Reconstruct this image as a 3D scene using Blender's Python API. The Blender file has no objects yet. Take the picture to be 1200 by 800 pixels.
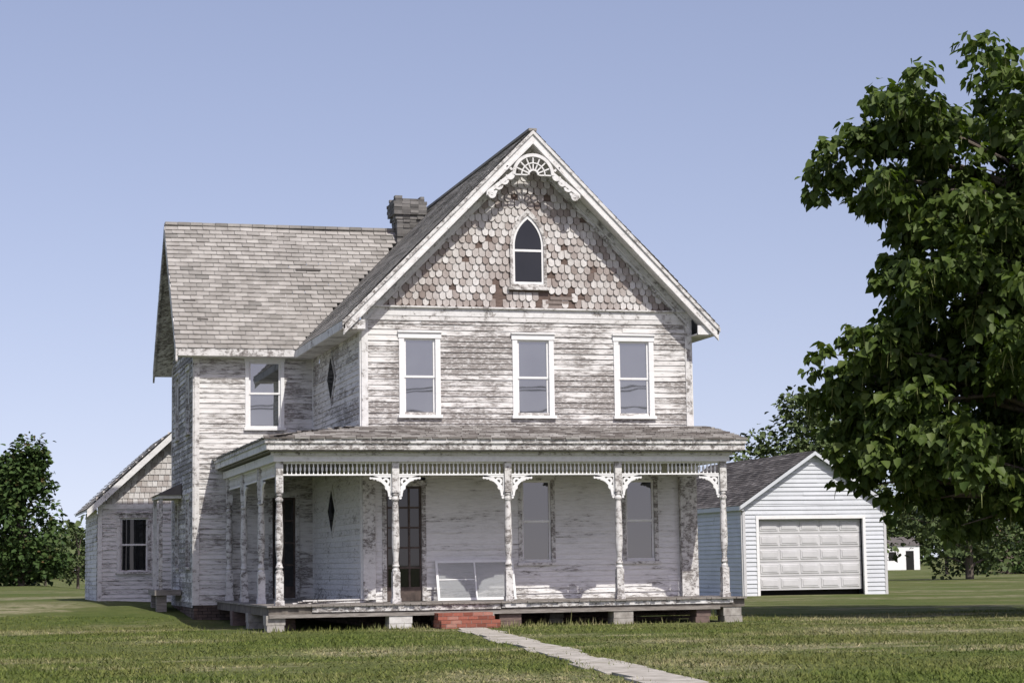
import bpy, math, random
import numpy as np
from mathutils import Vector, Matrix
random.seed(7); rng=np.random.default_rng(11)
sc=bpy.context.scene
sc.view_settings.view_transform='Standard'; sc.view_settings.look='None'; sc.view_settings.exposure=0
V=Vector
# ------------------------------------------------------------------ node helpers
class NT:
    def __init__(s,name):
        s.m=bpy.data.materials.new(name); s.m.use_nodes=True; s.t=s.m.node_tree
        s.b=s.t.nodes['Principled BSDF']; s.b.inputs['Roughness'].default_value=.8
        s.b.inputs['Specular IOR Level'].default_value=.25
    def n(s,ty,**k):
        x=s.t.nodes.new(ty)
        for a,b in k.items(): setattr(x,a,b)
        return x
    def l(s,a,b): s.t.links.new(a,b)
    def val(s,sock,v):
        if hasattr(v,'is_output'): s.l(v,sock)
        else: sock.default_value=v
    def math(s,op,a,b=0.,c=0.,clamp=False):
        x=s.n('ShaderNodeMath',operation=op,use_clamp=clamp); s.val(x.inputs[0],a); s.val(x.inputs[1],b); s.val(x.inputs[2],c); return x.outputs[0]
    def mix(s,f,a,b,bt='MIX'):
        x=s.n('ShaderNodeMix',data_type='RGBA',blend_type=bt); s.val(x.inputs[0],f)
        for i,c in ((6,a),(7,b)):
            if hasattr(c,'is_output'): s.l(c,x.inputs[i])
            else: x.inputs[i].default_value=(*c,1)
        return x.outputs[2]
    def obj(s): return s.n('ShaderNodeTexCoord').outputs['Object']
    def scale(s,vec,sc3):
        x=s.n('ShaderNodeVectorMath',operation='MULTIPLY'); s.l(vec,x.inputs[0]); x.inputs[1].default_value=sc3; return x.outputs[0]
    def vec(s,op,vec,b):
        x=s.n('ShaderNodeVectorMath',operation=op); s.l(vec,x.inputs[0]); x.inputs[1].default_value=b; return x.outputs['Value'] if op=='LENGTH' else x.outputs[0]
    def noise(s,vec,scale=1,detail=4,rough=.6,dist=0):
        x=s.n('ShaderNodeTexNoise'); s.l(vec,x.inputs['Vector']); x.inputs['Scale'].default_value=scale
        x.inputs['Detail'].default_value=detail; x.inputs['Roughness'].default_value=rough; x.inputs['Distortion'].default_value=dist; return x.outputs['Fac']
    def mr(s,v,a,b,c=0.,d=1.):
        x=s.n('ShaderNodeMapRange'); s.val(x.inputs[0],v)
        for i,q in enumerate((a,b,c,d)): s.val(x.inputs[i+1],q)
        return x.outputs[0]
    def attr(s,n='rnd'):
        x=s.n('ShaderNodeAttribute',attribute_name=n); return x.outputs['Fac']
    def color(s,c): s.l(c,s.b.inputs['Base Color']) if hasattr(c,'is_output') else setattr(s.b.inputs['Base Color'],'default_value',(*c,1))
    def bump(s,h,strength=.4,dist=.01):
        x=s.n('ShaderNodeBump'); x.inputs['Strength'].default_value=strength; x.inputs['Distance'].default_value=dist; s.l(h,x.inputs['Height']); s.l(x.outputs[0],s.b.inputs['Normal'])

def wallcoord(t):
    o=t.obj(); sp=t.n('ShaderNodeSeparateXYZ'); t.l(o,sp.inputs[0])
    cb=t.n('ShaderNodeCombineXYZ'); t.l(t.math('ADD',sp.outputs[0],t.math('MULTIPLY',sp.outputs[1],1.37)),cb.inputs[0]); t.l(sp.outputs[2],cb.inputs[2]); t.l(sp.outputs[1],cb.inputs[1])
    return cb.outputs[0],sp
def paint(name,cov,white=(.72,.71,.69),st=(3.0,3.0,19),rw=.25,wood1=(.36,.335,.315),wood2=(.13,.12,.11),dirt=.5,soft=.04,low=.0,bw=.27):
    t=NT(name); w,sp=wallcoord(t)
    A=t.noise(t.scale(w,st),1,6,.75,.2); B=t.noise(t.scale(w,(1.0,.5,1.2)),1,3,.55)
    r=t.attr()
    v=t.math('ADD',t.math('MULTIPLY',A,.95-bw),t.math('ADD',t.math('MULTIPLY',B,bw),t.math('MULTIPLY',r,rw)))
    v=t.math('SUBTRACT',v,rw*.5)
    if low: v=t.math('ADD',v,t.mr(sp.outputs[2],.5,1.05,low,0))
    m=t.mr(v,cov-soft*.4,cov+soft*.6)
    s1=t.noise(t.scale(w,(st[0]*1.6,st[1]*1.6,st[2]*3.2)),1,4,.75)
    near=t.mr(v,cov-.13,cov)
    pc=t.mix(t.math('MULTIPLY',t.math('MAXIMUM',t.mr(s1,.45,.75),near),dirt),white,(white[0]*.58,white[1]*.565,white[2]*.545))
    wc=t.mix(t.mr(s1,.33,.67),wood2,wood1)
    fl=t.noise(t.scale(w,(11,11,38)),1,3,.75); wc=t.mix(t.mr(fl,.52,.60,0,.9),wc,(.56,.55,.53))
    t.color(t.mix(m,pc,wc)); t.bump(t.math('SUBTRACT',t.math('MULTIPLY',s1,.3),m),.45,.006)
    return t.m
P_UP=paint('siding_heavy_peel',.455,rw=.11,soft=.05,bw=.40,wood1=(.34,.315,.295),wood2=(.12,.108,.10))
P_LO=paint('siding_light_peel',.565,rw=.07,white=(.76,.75,.735),low=.09,dirt=.6)
P_WING=paint('siding_medium_peel',.495,rw=.10,soft=.05,bw=.34)
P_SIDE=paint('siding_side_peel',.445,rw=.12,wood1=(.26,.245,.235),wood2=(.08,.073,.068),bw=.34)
TRIM=paint('trim_paint',.565,st=(5,5,5),rw=.12,white=(.74,.735,.72))
TRIMW=paint('trim_worn',.50,st=(7,7,9),rw=.10,wood2=(.075,.065,.058),white=(.70,.69,.67))
CLEAN=paint('trim_clean',.66,st=(4,4,4),rw=.05,white=(.78,.78,.77),dirt=.3)
def simple(name,c1,c2,sc=3,rough=.85,bump=.3,st=(1,1,1),bd=.01):
    t=NT(name); o=t.scale(t.obj(),st); n=t.noise(o,sc,5,.65); t.color(t.mix(t.mr(n,.3,.7),c1,c2)); t.b.inputs['Roughness'].default_value=rough
    if bump: t.bump(n,bump,bd)
    return t.m
DARK=simple('dark_void',(.012,.012,.012),(.02,.02,.018),2,.9,0)
CEIL=simple('porch_ceiling_shaded',(.28,.27,.25),(.16,.15,.14),4)  # shade behind the spindle frieze is put into this darkened ceiling colour
DECK=simple('weathered_deck_wood',(.33,.305,.275),(.13,.115,.10),6,st=(.6,.6,5))
PIER=simple('pier_block',(.42,.40,.36),(.2,.18,.16),7)
def rndmat(name,cols,nz=6,rough=.85,thr=None,bd=.006,st=(1,1,1)):
    t=NT(name); r=t.attr(); cr=t.n('ShaderNodeValToRGB'); cr.color_ramp.interpolation='LINEAR'
    e=cr.color_ramp.elements
    while len(e)<len(cols): e.new(.5)
    for i,(p,c) in enumerate(cols): e[i].position=p; e[i].color=(*c,1)
    t.l(r,cr.inputs[0]); n=t.noise(t.scale(t.obj(),st),nz,5,.7)
    t.color(t.mix(t.mr(n,.3,.72,0,.75),cr.outputs[0],t.mix(1,cr.outputs[0],(.58,.565,.55),'MULTIPLY'))); t.b.inputs['Roughness'].default_value=rough
    t.bump(n,.4,bd); return t.m
ROOF=rndmat('asphalt_shingles_light',[(0,(.24,.23,.21)),(.5,(.345,.33,.305)),(.95,(.43,.415,.385)),(.98,(.11,.105,.095)),(1,(.09,.083,.075))],3)
PROOF=rndmat('porch_roof_shingles',[(0,(.10,.09,.082)),(.3,(.20,.18,.165)),(.6,(.36,.345,.32)),(1,(.50,.485,.46))],1.6)
GROOF=rndmat('garage_shingles',[(0,(.055,.05,.047)),(.45,(.10,.09,.083)),(.8,(.16,.147,.137)),(1,(.28,.26,.245))],1.2)
FISH=rndmat('fishscale_shingles',[(0,(.18,.145,.13)),(.18,(.32,.275,.25)),(.36,(.42,.38,.355)),(.6,(.54,.515,.49)),(1,(.68,.665,.645))],22,st=(1,1,.4))
SHBACK=simple('bare_sheathing',(.20,.145,.12),(.06,.045,.04),4,st=(1,1,9))
BRICK=rndmat('step_brick',[(0,(.22,.075,.05)),(.6,(.36,.13,.09)),(1,(.42,.22,.17))],20)
FBRICK=rndmat('foundation_brick',[(0,(.075,.06,.053)),(1,(.17,.125,.105))],8)
CHIM=rndmat('chimney_masonry',[(0,(.10,.097,.092)),(.5,(.155,.15,.142)),(1,(.24,.232,.22))],4,bd=.05)
VINYL=simple('vinyl_siding',(.60,.625,.65),(.50,.52,.54),1.2,.5,.1)
GDOOR=simple('garage_door_paint',(.58,.58,.58),(.48,.48,.48),2,.5,.05)
BARK=simple('bark',(.18,.15,.12),(.07,.055,.045),8,st=(3,3,.8),bump=.8,bd=.03)
def glass(name,base,fac,tint=(.85,.87,.88)):
    t=NT(name); g=t.n('ShaderNodeBsdfGlossy'); g.inputs['Roughness'].default_value=.015; g.inputs['Color'].default_value=(*tint,1)
    d=t.n('ShaderNodeBsdfDiffuse'); r=t.attr(); o=t.obj(); n=t.noise(o,1.1,3,.6); t.l(t.mix(t.math('ADD',t.math('MULTIPLY',r,.45),t.mr(n,.35,.65,0,.5)),base,tuple(c*.35 for c in base)),d.inputs[0])
    b=t.n('ShaderNodeBump'); b.inputs['Strength'].default_value=.04; b.inputs['Distance'].default_value=.02; t.l(t.noise(o,1.6,1,.5),b.inputs['Height']); t.l(b.outputs[0],g.inputs['Normal'])
    mx=t.n('ShaderNodeMixShader'); mx.inputs[0].default_value=fac; t.l(d.outputs[0],mx.inputs[1]); t.l(g.outputs[0],mx.inputs[2])
    t.l(mx.outputs[0],t.t.nodes['Material Output'].inputs[0]); return t.m
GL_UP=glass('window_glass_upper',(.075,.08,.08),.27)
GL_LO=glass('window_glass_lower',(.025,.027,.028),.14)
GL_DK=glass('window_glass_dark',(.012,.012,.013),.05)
def leafmat(name,c1,c2,c3,tr=.35):
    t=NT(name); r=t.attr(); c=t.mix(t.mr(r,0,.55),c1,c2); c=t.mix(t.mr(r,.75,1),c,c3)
    d=t.b; t.color(c); d.inputs['Roughness'].default_value=.55
    if tr==0: d.inputs['Specular IOR Level'].default_value=.1; return t.m
    tl=t.n('ShaderNodeBsdfTranslucent'); t.l(t.mix(1,c,(1.3,1.5,.5),'MULTIPLY'),tl.inputs[0])
    mx=t.n('ShaderNodeMixShader'); mx.inputs[0].default_value=tr; t.l(d.outputs[0],mx.inputs[1]); t.l(tl.outputs[0],mx.inputs[2]); t.l(mx.outputs[0],t.t.nodes['Material Output'].inputs[0])
    return t.m
LEAF=leafmat('catalpa_leaves',(.036,.066,.014),(.082,.12,.024),(.18,.21,.05),.26)
LEAFD=leafmat('cedar_foliage',(.028,.055,.018),(.055,.09,.026),(.11,.075,.035),0)
LEAFB=leafmat('background_foliage',(.05,.075,.032),(.09,.12,.045),(.12,.14,.065),0)
POD=simple('seed_pods',(.24,.26,.10),(.14,.155,.06),5,bump=0)
def lawncol(t):
    o=t.obj(); n1=t.noise(o,.22,3,.6); n2=t.noise(o,2.2,4,.75); n4=t.noise(t.scale(o,(.13,.27,1)),1,5,.68)
    c=t.mix(t.mr(n2,.3,.7),(.066,.098,.022),(.13,.158,.045))
    c=t.mix(t.mr(n1,.40,.62,0,.5),c,(.16,.16,.065))
    dry=t.mr(n4,.50,.62)
    for (x,y,a,b) in ((-2.4,-12.3,1.9,2.6),(7.4,-8.6,2.3,3.4),(2.9,-10.9,1.6,2.2),(-4.5,-6,1.6,1.6),(.6,-18,1.2,3),(10.5,-1,2.5,2)):
        L_=t.vec('LENGTH',t.scale(t.vec('SUBTRACT',o,(x,y,0)),(1/a,1/b,0)),(0,0,0)); dry=t.math('MAXIMUM',dry,t.math('MULTIPLY',t.mr(L_,1.0,.2),t.mr(n4,.30,.52)))
    dry=t.math('MULTIPLY',dry,t.mr(n2,.36,.58)); c=t.mix(t.math('MULTIPLY',dry,.85),c,(.34,.305,.20)); return c,o,n2
t=NT('grass_blades'); c,o,_n=lawncol(t); r=t.attr(); c=t.mix(t.mr(r,.0,1.,0,.8),t.mix(1,c,(.65,.72,.6),'MULTIPLY'),t.mix(1,c,(1.6,1.45,1.35),'MULTIPLY')); t.color(c)
t.b.inputs['Specular IOR Level'].default_value=.1; BLADE=t.m

# ------------------------------------------------------------------ mesh helpers
class MB:
    def __init__(s): s.v=[];s.f=[];s.m=[];s.r=[]
    def add(s,vs,fs,mi=0,r=None):
        b=len(s.v); s.v+= [tuple(x) for x in vs]; r=random.random() if r is None else r
        for f in fs: s.f.append(tuple(i+b for i in f)); s.m.append(mi); s.r.append(r)
    def hexa(s,p,mi=0,r=None): s.add(p,[(0,3,2,1),(4,5,6,7),(0,1,5,4),(1,2,6,5),(2,3,7,6),(3,0,4,7)],mi,r)
    def box(s,x0,x1,y0,y1,z0,z1,mi=0,r=None):
        s.hexa([(x0,y0,z0),(x1,y0,z0),(x1,y1,z0),(x0,y1,z0),(x0,y0,z1),(x1,y0,z1),(x1,y1,z1),(x0,y1,z1)],mi,r)
    def lbox(s,fr,u0,u1,n0,n1,z0,z1,mi=0,r=None):
        O,U,N=fr; q=lambda u,n,z:O+U*u+N*n+V((0,0,z))
        s.hexa([q(u0,n0,z0),q(u1,n0,z0),q(u1,n1,z0),q(u0,n1,z0),q(u0,n0,z1),q(u1,n0,z1),q(u1,n1,z1),q(u0,n1,z1)],mi,r)
    def beam(s,p,q,a,b,mi=0,r=None):
        p,q,a,b=V(p),V(q),V(a),V(b); s.hexa([p,p+a,p+a+b,p+b,q,q+a,q+a+b,q+b],mi,r)
    def lathe(s,cx,cy,prof,seg=12,mi=0,r=None):
        vs=[];fs=[]
        for rr,z in prof:
            for k in range(seg):
                a=2*math.pi*k/seg; vs.append((cx+rr*math.cos(a),cy+rr*math.sin(a),z))
        for i in range(len(prof)-1):
            for k in range(seg): fs.append((i*seg+k,i*seg+(k+1)%seg,(i+1)*seg+(k+1)%seg,(i+1)*seg+k))
        s.add(vs,fs,mi,r)
    def arc(s,fr,cu,cz,r0,r1,a0,a1,n0,n1,seg=10,mi=0,r=None):
        O,U,N=fr; q=lambda u,n,z:O+U*u+N*n+V((0,0,z)); r=random.random() if r is None else r
        for i in range(seg):
            A=math.radians(a0+(a1-a0)*i/seg);B=math.radians(a0+(a1-a0)*(i+1)/seg)
            pts=[(r0,A),(r1,A),(r1,B),(r0,B)]
            s.hexa([q(cu+k*math.cos(t),n0,cz+k*math.sin(t)) for k,t in pts]+[q(cu+k*math.cos(t),n1,cz+k*math.sin(t)) for k,t in pts],mi,r)
    def tube(s,pts,rad,seg=7,mi=0):
        vs=[];fs=[]
        for i,p in enumerate(pts):
            p=V(p); d=(V(pts[min(i+1,len(pts)-1)])-V(pts[max(i-1,0)])).normalized(); a=d.orthogonal().normalized(); b=d.cross(a)
            for k in range(seg):
                t=2*math.pi*k/seg; vs.append(p+(a*math.cos(t)+b*math.sin(t))*rad[i])
        for i in range(len(pts)-1):
            for k in range(seg): fs.append((i*seg+k,i*seg+(k+1)%seg,(i+1)*seg+(k+1)%seg,(i+1)*seg+k))
        s.add(vs,fs,mi)
    def make(s,name,mats,parent=None,smooth=False):
        me=bpy.data.meshes.new(name); me.from_pydata(s.v,[],s.f)
        for m in mats: me.materials.append(m)
        me.polygons.foreach_set('material_index',s.m)
        a=me.attributes.new('rnd','FLOAT','FACE'); a.data.foreach_set('value',s.r)
        if smooth: me.polygons.foreach_set('use_smooth',[True]*len(s.f))
        me.update(); ob=bpy.data.objects.new(name,me); sc.collection.objects.link(ob)
        if parent: ob.parent=parent
        return ob
def npmesh(name,verts,faces,mats,rnd=None,parent=None):
    me=bpy.data.meshes.new(name); n,k=faces.shape
    me.vertices.add(len(verts)); me.vertices.foreach_set('co',verts.astype(np.float32).ravel())
    me.loops.add(n*k); me.loops.foreach_set('vertex_index',faces.astype(np.int32).ravel())
    me.polygons.add(n); me.polygons.foreach_set('loop_start',(np.arange(n)*k).astype(np.int32))
    for m in mats: me.materials.append(m)
    if rnd is not None:
        a=me.attributes.new('rnd','FLOAT','FACE'); a.data.foreach_set('value',rnd.astype(np.float32))
    me.update(calc_edges=True); me.validate(); ob=bpy.data.objects.new(name,me); sc.collection.objects.link(ob)
    if parent: ob.parent=parent
    return ob
def empty(name):
    e=bpy.data.objects.new(name,None); sc.collection.objects.link(e); return e
def ss(x): x=np.clip(x,0,1); return x*x*(3-2*x)
def gz(x,y):
    x=np.asarray(x,float);y=np.asarray(y,float)
    return .42*ss((y-3)/10)*ss((1-x)/5)+.03*np.sin(x*.35+1)*np.cos(y*.27)*ss((np.abs(y+14))/20)
# ------------------------------------------------------------------ camera
f=2366.59; psi,phi,rho=map(math.radians,(15.432,6.273,-.857)); C=V((-8.213,-41.735,1.262))
fw=V((math.sin(psi)*math.cos(phi),math.cos(psi)*math.cos(phi),math.sin(phi))); r_=V((math.cos(psi),-math.sin(psi),0)); u_=r_.cross(fw)
r2=r_*math.cos(rho)+u_*math.sin(rho); u2=-r_*math.sin(rho)+u_*math.cos(rho)
cam=bpy.data.cameras.new('camera'); co=bpy.data.objects.new('camera',cam); sc.collection.objects.link(co)
M=Matrix((( r2.x,u2.x,-fw.x,C.x),(r2.y,u2.y,-fw.y,C.y),(r2.z,u2.z,-fw.z,C.z),(0,0,0,1))); co.matrix_world=M
cam.sensor_width=36; cam.lens=f/1200*36; cam.clip_end=8000; sc.camera=co
# ------------------------------------------------------------------ light
AZ,EL=14,50
sd=V((math.sin(math.radians(AZ))*math.cos(math.radians(EL)),-math.cos(math.radians(AZ))*math.cos(math.radians(EL)),math.sin(math.radians(EL))))
L=bpy.data.lights.new('sun','SUN'); L.energy=4.5; L.angle=math.radians(.53); L.color=(1,.96,.90)
lo=bpy.data.objects.new('sun',L); sc.collection.objects.link(lo); lo.rotation_euler=sd.to_track_quat('Z','Y').to_euler()
w=bpy.data.worlds.new('World'); sc.world=w; w.use_nodes=True; nt=w.node_tree; bg=nt.nodes['Background']
sky=nt.nodes.new('ShaderNodeTexSky'); sky.sky_type='NISHITA'; sky.sun_disc=False; sky.sun_elevation=math.radians(EL)
sky.sun_rotation=math.atan2(sd.x,sd.y); sky.dust_density=.8; sky.ozone_density=2.4; sky.air_density=1.0
tc=nt.nodes.new('ShaderNodeTexCoord'); sp=nt.nodes.new('ShaderNodeSeparateXYZ'); cb=nt.nodes.new('ShaderNodeCombineXYZ')
ma=nt.nodes.new('ShaderNodeMath'); ma.operation='MULTIPLY_ADD'; ma.inputs[1].default_value=.75; ma.inputs[2].default_value=.115
nt.links.new(tc.outputs['Generated'],sp.inputs[0]); nt.links.new(sp.outputs[0],cb.inputs[0]); nt.links.new(sp.outputs[1],cb.inputs[1]); nt.links.new(sp.outputs[2],ma.inputs[0]); nt.links.new(ma.outputs[0],cb.inputs[2])
nt.links.new(cb.outputs[0],sky.inputs[0])
mt=nt.nodes.new('ShaderNodeMix'); mt.data_type='RGBA'; mt.blend_type='MULTIPLY'; mt.inputs[0].default_value=1; mt.inputs[7].default_value=(2.0,1.48,1.36,1)
nt.links.new(sky.outputs[0],mt.inputs[6]); nt.links.new(mt.outputs[2],bg.inputs[0]); bg.inputs[1].default_value=.107
# ------------------------------------------------------------------ ground
def axis(lo,hi,c0,c1,fine):
    a=list(np.arange(c0,c1+.01,fine)); s=fine; x=c0
    while x>lo: s*=1.35; x-=s; a.insert(0,x)
    s=fine;x=c1
    while x<hi: s*=1.35; x+=s; a.append(x)
    return np.array(a)
gx=axis(-3000,3000,-30,40,1.0); gy=axis(-3000,4000,-35,40,1.0)
X,Y=np.meshgrid(gx,gy); Z=gz(X,Y); nx,ny=len(gx),len(gy)
i=np.arange(nx*ny).reshape(ny,nx); F=np.stack([i[:-1,:-1],i[:-1,1:],i[1:,1:],i[1:,:-1]],-1).reshape(-1,4)
t=NT('lawn_ground'); c,o,n2=lawncol(t); n3=t.noise(o,26,3,.75)
c=t.mix(t.mr(n3,.35,.7,0,.6),c,t.mix(1,c,(.5,.5,.45),'MULTIPLY')); t.color(c); t.bump(t.math('ADD',n3,n2),.8,.05); t.b.inputs['Roughness'].default_value=.95; t.b.inputs['Specular IOR Level'].default_value=.1
npmesh('ground',np.stack([X,Y,Z],-1).reshape(-1,3),F,[t.m])
# footpath: old concrete slabs
pm=MB(); A=V((1.58,-2.95));B=V((-1.75,-27)); n=20; d=(B-A).normalized(); nn=V((-d.y,d.x))
for k in range(n):
    p=A.lerp(B,(k+.02)/n); q=A.lerp(B,(k+.98)/n); hw=.31+.05*math.sin(k*1.7); j=lambda:random.uniform(-.06,.05); hj=random.uniform(.0,.018)
    cs_=[p+nn*(hw+j()),p+nn*j()*.3,p-nn*(hw+j()),q-nn*(hw+j()),q+nn*j()*.3,q+nn*(hw+j())]
    lo_=[(a.x,a.y,float(gz(a.x,a.y))-.05) for a in cs_]; hi_=[(a.x,a.y,float(gz(a.x,a.y))+.010+hj+random.uniform(0,.008)) for a in cs_]
    pm.add(lo_+hi_,[(6,7,10,11),(7,8,9,10)]+[(a,(a+1)%6,(a+1)%6+6,a+6) for a in range(6)])
pm.make('footpath',[simple('path_concrete',(.52,.49,.43),(.24,.22,.18),3)])
# grass blades
N=200000
ww=19+ (48-19)*rng.random(N)**1.1; lt=(rng.random(N)*2-1)*ww*.275
gxp=C.x+ww*math.sin(psi)+lt*math.cos(psi); gyp=C.y+ww*math.cos(psi)-lt*math.sin(psi)
dpa=np.abs((gxp-A.x)*nn.x+(gyp-A.y)*nn.y)
bare=np.sin(gxp*.55+gyp*.9)+np.sin(gyp*.6-gxp*.8+2)+rng.normal(0,.8,N)
edge=.20+.10*np.sin(gyp*2.1)*np.sin(gyp*.77+gxp)+.12*rng.random(N)
keep=~((gxp>-3.3)&(gxp<7.9)&(gyp>-2.1))&~((dpa<edge)&(gyp<-2.8)&(rng.random(N)>.05))&~((gxp>.9)&(gxp<2.2)&(gyp>-3))&(bare<1.6)
gxp,gyp=gxp[keep],gyp[keep]; N=len(gxp); h=.018+.035*rng.random(N)**2.5
pt=(np.sin(gxp*.9+gyp*.3)+np.sin(gyp*1.7-gxp*.4)+rng.normal(0,1.2,N)); h*=1+.4*np.tanh(pt); h*=np.where(rng.random(N)>.990,2.6,1)
dh=np.maximum(np.maximum(-3.0-gxp,gxp-7.9),np.maximum(-2.3-gyp,0)); h*=np.where((dh<.35),2.4,1)
an=rng.random(N)*math.pi; wd=.006+.009*rng.random(N); zz=gz(gxp,gyp)-.005
b0=np.stack([gxp-np.cos(an)*wd,gyp-np.sin(an)*wd,zz],-1); b1=np.stack([gxp+np.cos(an)*wd,gyp+np.sin(an)*wd,zz],-1)
b2=np.stack([gxp+rng.normal(0,.03,N),gyp+rng.normal(0,.03,N),zz+h],-1)
npmesh('lawn_grass',np.stack([b0,b1,b2],1).reshape(-1,3),np.arange(N*3).reshape(-1,3),[BLADE],rng.random(N))
# ------------------------------------------------------------------ HOUSE
house=empty('white_wooden_house')
W=7.4; A_=2.83; D1=5.96; D2=10.81; ZF=6.54; FL=.511
FRF=(V((0,0,0)),V((1,0,0)),V((0,-1,0))); FRR=(V((0,0,0)),V((0,1,0)),V((-1,0,0)))
FRW=(V((0,D1,0)),V((1,0,0)),V((0,-1,0))); FRL=(V((-A_,0,0)),V((0,1,0)),V((-1,0,0))); FRE=(V((W,0,0)),V((0,1,0)),V((1,0,0)))
def siding(mb,fr,z0,z1,rng_,holes=[],e=.118,mi=0,t=.02):
    O,U,N=fr; q=lambda u,n,z:O+U*u+N*n+V((0,0,z)); z=z0
    while z<z1-.01:
        zt=min(z+e,z1); u0,u1=rng_((z+zt)/2); segs=[(u0,u1)]
        for a,b,c,d in holes:
            if c<(z+zt)/2<d:
                ns=[]
                for s0,s1 in segs:
                    if b<=s0 or a>=s1: ns.append((s0,s1))
                    else:
                        if a>s0: ns.append((s0,a))
                        if b<s1: ns.append((b,s1))
                segs=ns
        for s0,s1 in segs:
            u=s0
            while u<s1-.001:
                v=min(u+random.uniform(1.2,4.2),s1)
                if s1-v<.4: v=s1
                j=random.uniform(-.005,.005); dz=random.uniform(-.004,.004); g=.002 if v<s1 else 0
                tt=t+random.uniform(-.003,.009)
                mb.add([q(u,tt,z+j),q(v-g,tt,z+j+dz),q(v-g,.002,zt+.01),q(u,.002,zt+.01),q(u,-.01,z+j),q(v-g,-.01,z+j+dz)],[(0,1,2,3),(0,4,5,1)],mi)
                u=v
        z=zt
def window(mb,fr,u0,u1,z0,z1,gl=1,cas=.10,meet=.5,proud=.035,sill=True,mw=0):
    a,b,c,d=u0,u1,z0,z1
    mb.lbox(fr,a,a+cas,-.06,proud,c,d,mw); mb.lbox(fr,b-cas,b,-.06,proud,c,d,mw)
    mb.lbox(fr,a-.02,b+.02,-.06,proud+.012,d,d+.12,mw); mb.lbox(fr,a-.03,b+.03,-.06,proud+.045,d+.12,d+.15,mw)
    if sill: mb.lbox(fr,a-.03,b+.03,-.06,proud+.05,c-.06,c,mw)
    a+=cas;b-=cas; zm=c+(d-c)*meet; s=.045
    for (n0,zz0,zz1) in ((-.035,c,zm+.02),(-.015,zm-.02,d)):
        mb.lbox(fr,a,a+s,n0-.03,n0,zz0,zz1,2); mb.lbox(fr,b-s,b,n0-.03,n0,zz0,zz1,2)
        mb.lbox(fr,a+s,b-s,n0-.03,n0-.001,zz0,zz0+s,2); mb.lbox(fr,a+s,b-s,n0-.03,n0-.001,zz1-s,zz1,2)
        mb.lbox(fr,a+s,b-s,n0-.022,n0-.018,zz0+s,zz1-s,gl,random.random())
wins=[(.811,1.712),(3.306,4.235),(5.60,6.52)]; lw=[(3.38,4.2),(5.72,6.54)]
zb,zt=4.42,6.06
wm=MB()
hU=[(a,b,zb,zt+.1) for a,b in wins]
siding(wm,FRF,4.12,ZF,lambda z:(0,W),hU,mi=0)
hL=[(a,b,1.28,3.1) for a,b in lw]+[(.42,1.36,FL,3.05)]
siding(wm,FRF,FL,4.12,lambda z:(0,W),hL,mi=1,t=.026)
siding(wm,FRR,FL,4.0,lambda z:(0,D1),[],mi=1,t=.026)
siding(wm,FRR,4.0,6.38,lambda z:(0,D1),[],mi=2)
siding(wm,FRW,FL-.1,6.4,lambda z:(-A_,0),[(-1.63,-.70,4.55,6.15),(-1.08,-.35,FL,2.95)],mi=2)
mid=(D1+D2)/2
siding(wm,FRL,.35,9.7,lambda z:(D1,D2) if z<6.43 else (D1+(z-6.43)/1.2055-.0,D2-(z-6.43)/1.2055),[(6.7,7.5,4.5,6.1),(9.1,9.9,4.5,6.1),(6.7,7.5,1.3,2.95),(9.1,9.9,1.3,2.95)],mi=3)
siding(wm,FRE,.35,6.4,lambda z:(0,D2),[],mi=2)
wm.box(-A_+.02,W-.02,D2-.05,D2,0.3,6.4,2)
wm.box(-A_+.03,-.1,D1+.15,D2-.06,.1,.5,4)
wm.box(.1,W-.1,.15,D2-.06,.1,.5,4)
wm.make('clapboard_walls',[P_UP,P_LO,P_WING,P_SIDE,DARK],house)
wi=MB()
for a,b in wins: window(wi,FRF,a,b,zb,zt,1,.11)
for a,b in lw: window(wi,FRF,a,b,1.28,3.03,3,.085,mw=4)
window(wi,FRW,-1.63,-.70,4.55,6.12,1,.085,meet=.52)
for y0 in (6.7,9.1):
    window(wi,FRL,y0,y0+.8,4.5,6.0,3,.09,mw=4); window(wi,FRL,y0,y0+.8,1.3,2.9,3,.09,mw=4)
for zc in (5.5,2.5):
    O,U,N=FRR; q=lambda u,n,z:O+U*u+N*n+V((0,0,z)); cu=3.4
    for (hw,hh,n1,mi) in ((.56,.62,.035,4),(.40,.45,.05,3)):
        P=[(cu-hw,zc),(cu,zc-hh),(cu+hw,zc),(cu,zc+hh)]
        wi.hexa([q(u,-.02,z) for u,z in P]+[q(u,n1,z) for u,z in P],mi)
wi.make('windows',[CLEAN,GL_UP,CLEAN,GL_LO,TRIMW],house)
dr=MB()
def door(fr,u0,u1,z0,z1,cols,rows):
    dr.lbox(fr,u0,u0+.09,-.06,.035,z0,z1,0); dr.lbox(fr,u1-.09,u1,-.06,.035,z0,z1,0); dr.lbox(fr,u0-.02,u1+.02,-.06,.05,z1,z1+.12,0)
    a,b=u0+.09,u1-.09; dr.lbox(fr,a,b,-.09,-.06,z0,z1,1)
    for k in range(cols+1):
        u=a+(b-a-.04)*k/cols; dr.lbox(fr,u,u+.04,-.059,-.035,z0,z1,2)
    for k in range(rows+1):
        z=z0+.25+(z1-z0-.3)*k/rows; dr.lbox(fr,a+.04,b-.04,-.058,-.037,z,z+.04,2)
    dr.lbox(fr,a+.04,b-.04,-.058,-.036,z0,z0+.25,2)
door(FRF,.42,1.36,FL+.01,2.92,3,5); door(FRW,-1.08,-.35,FL+.01,2.9,2,4)
dr.make('doors',[TRIMW,GL_DK,simple('dark_door_wood',(.13,.10,.085),(.05,.04,.035),6)],house)
tm=MB()
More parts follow.
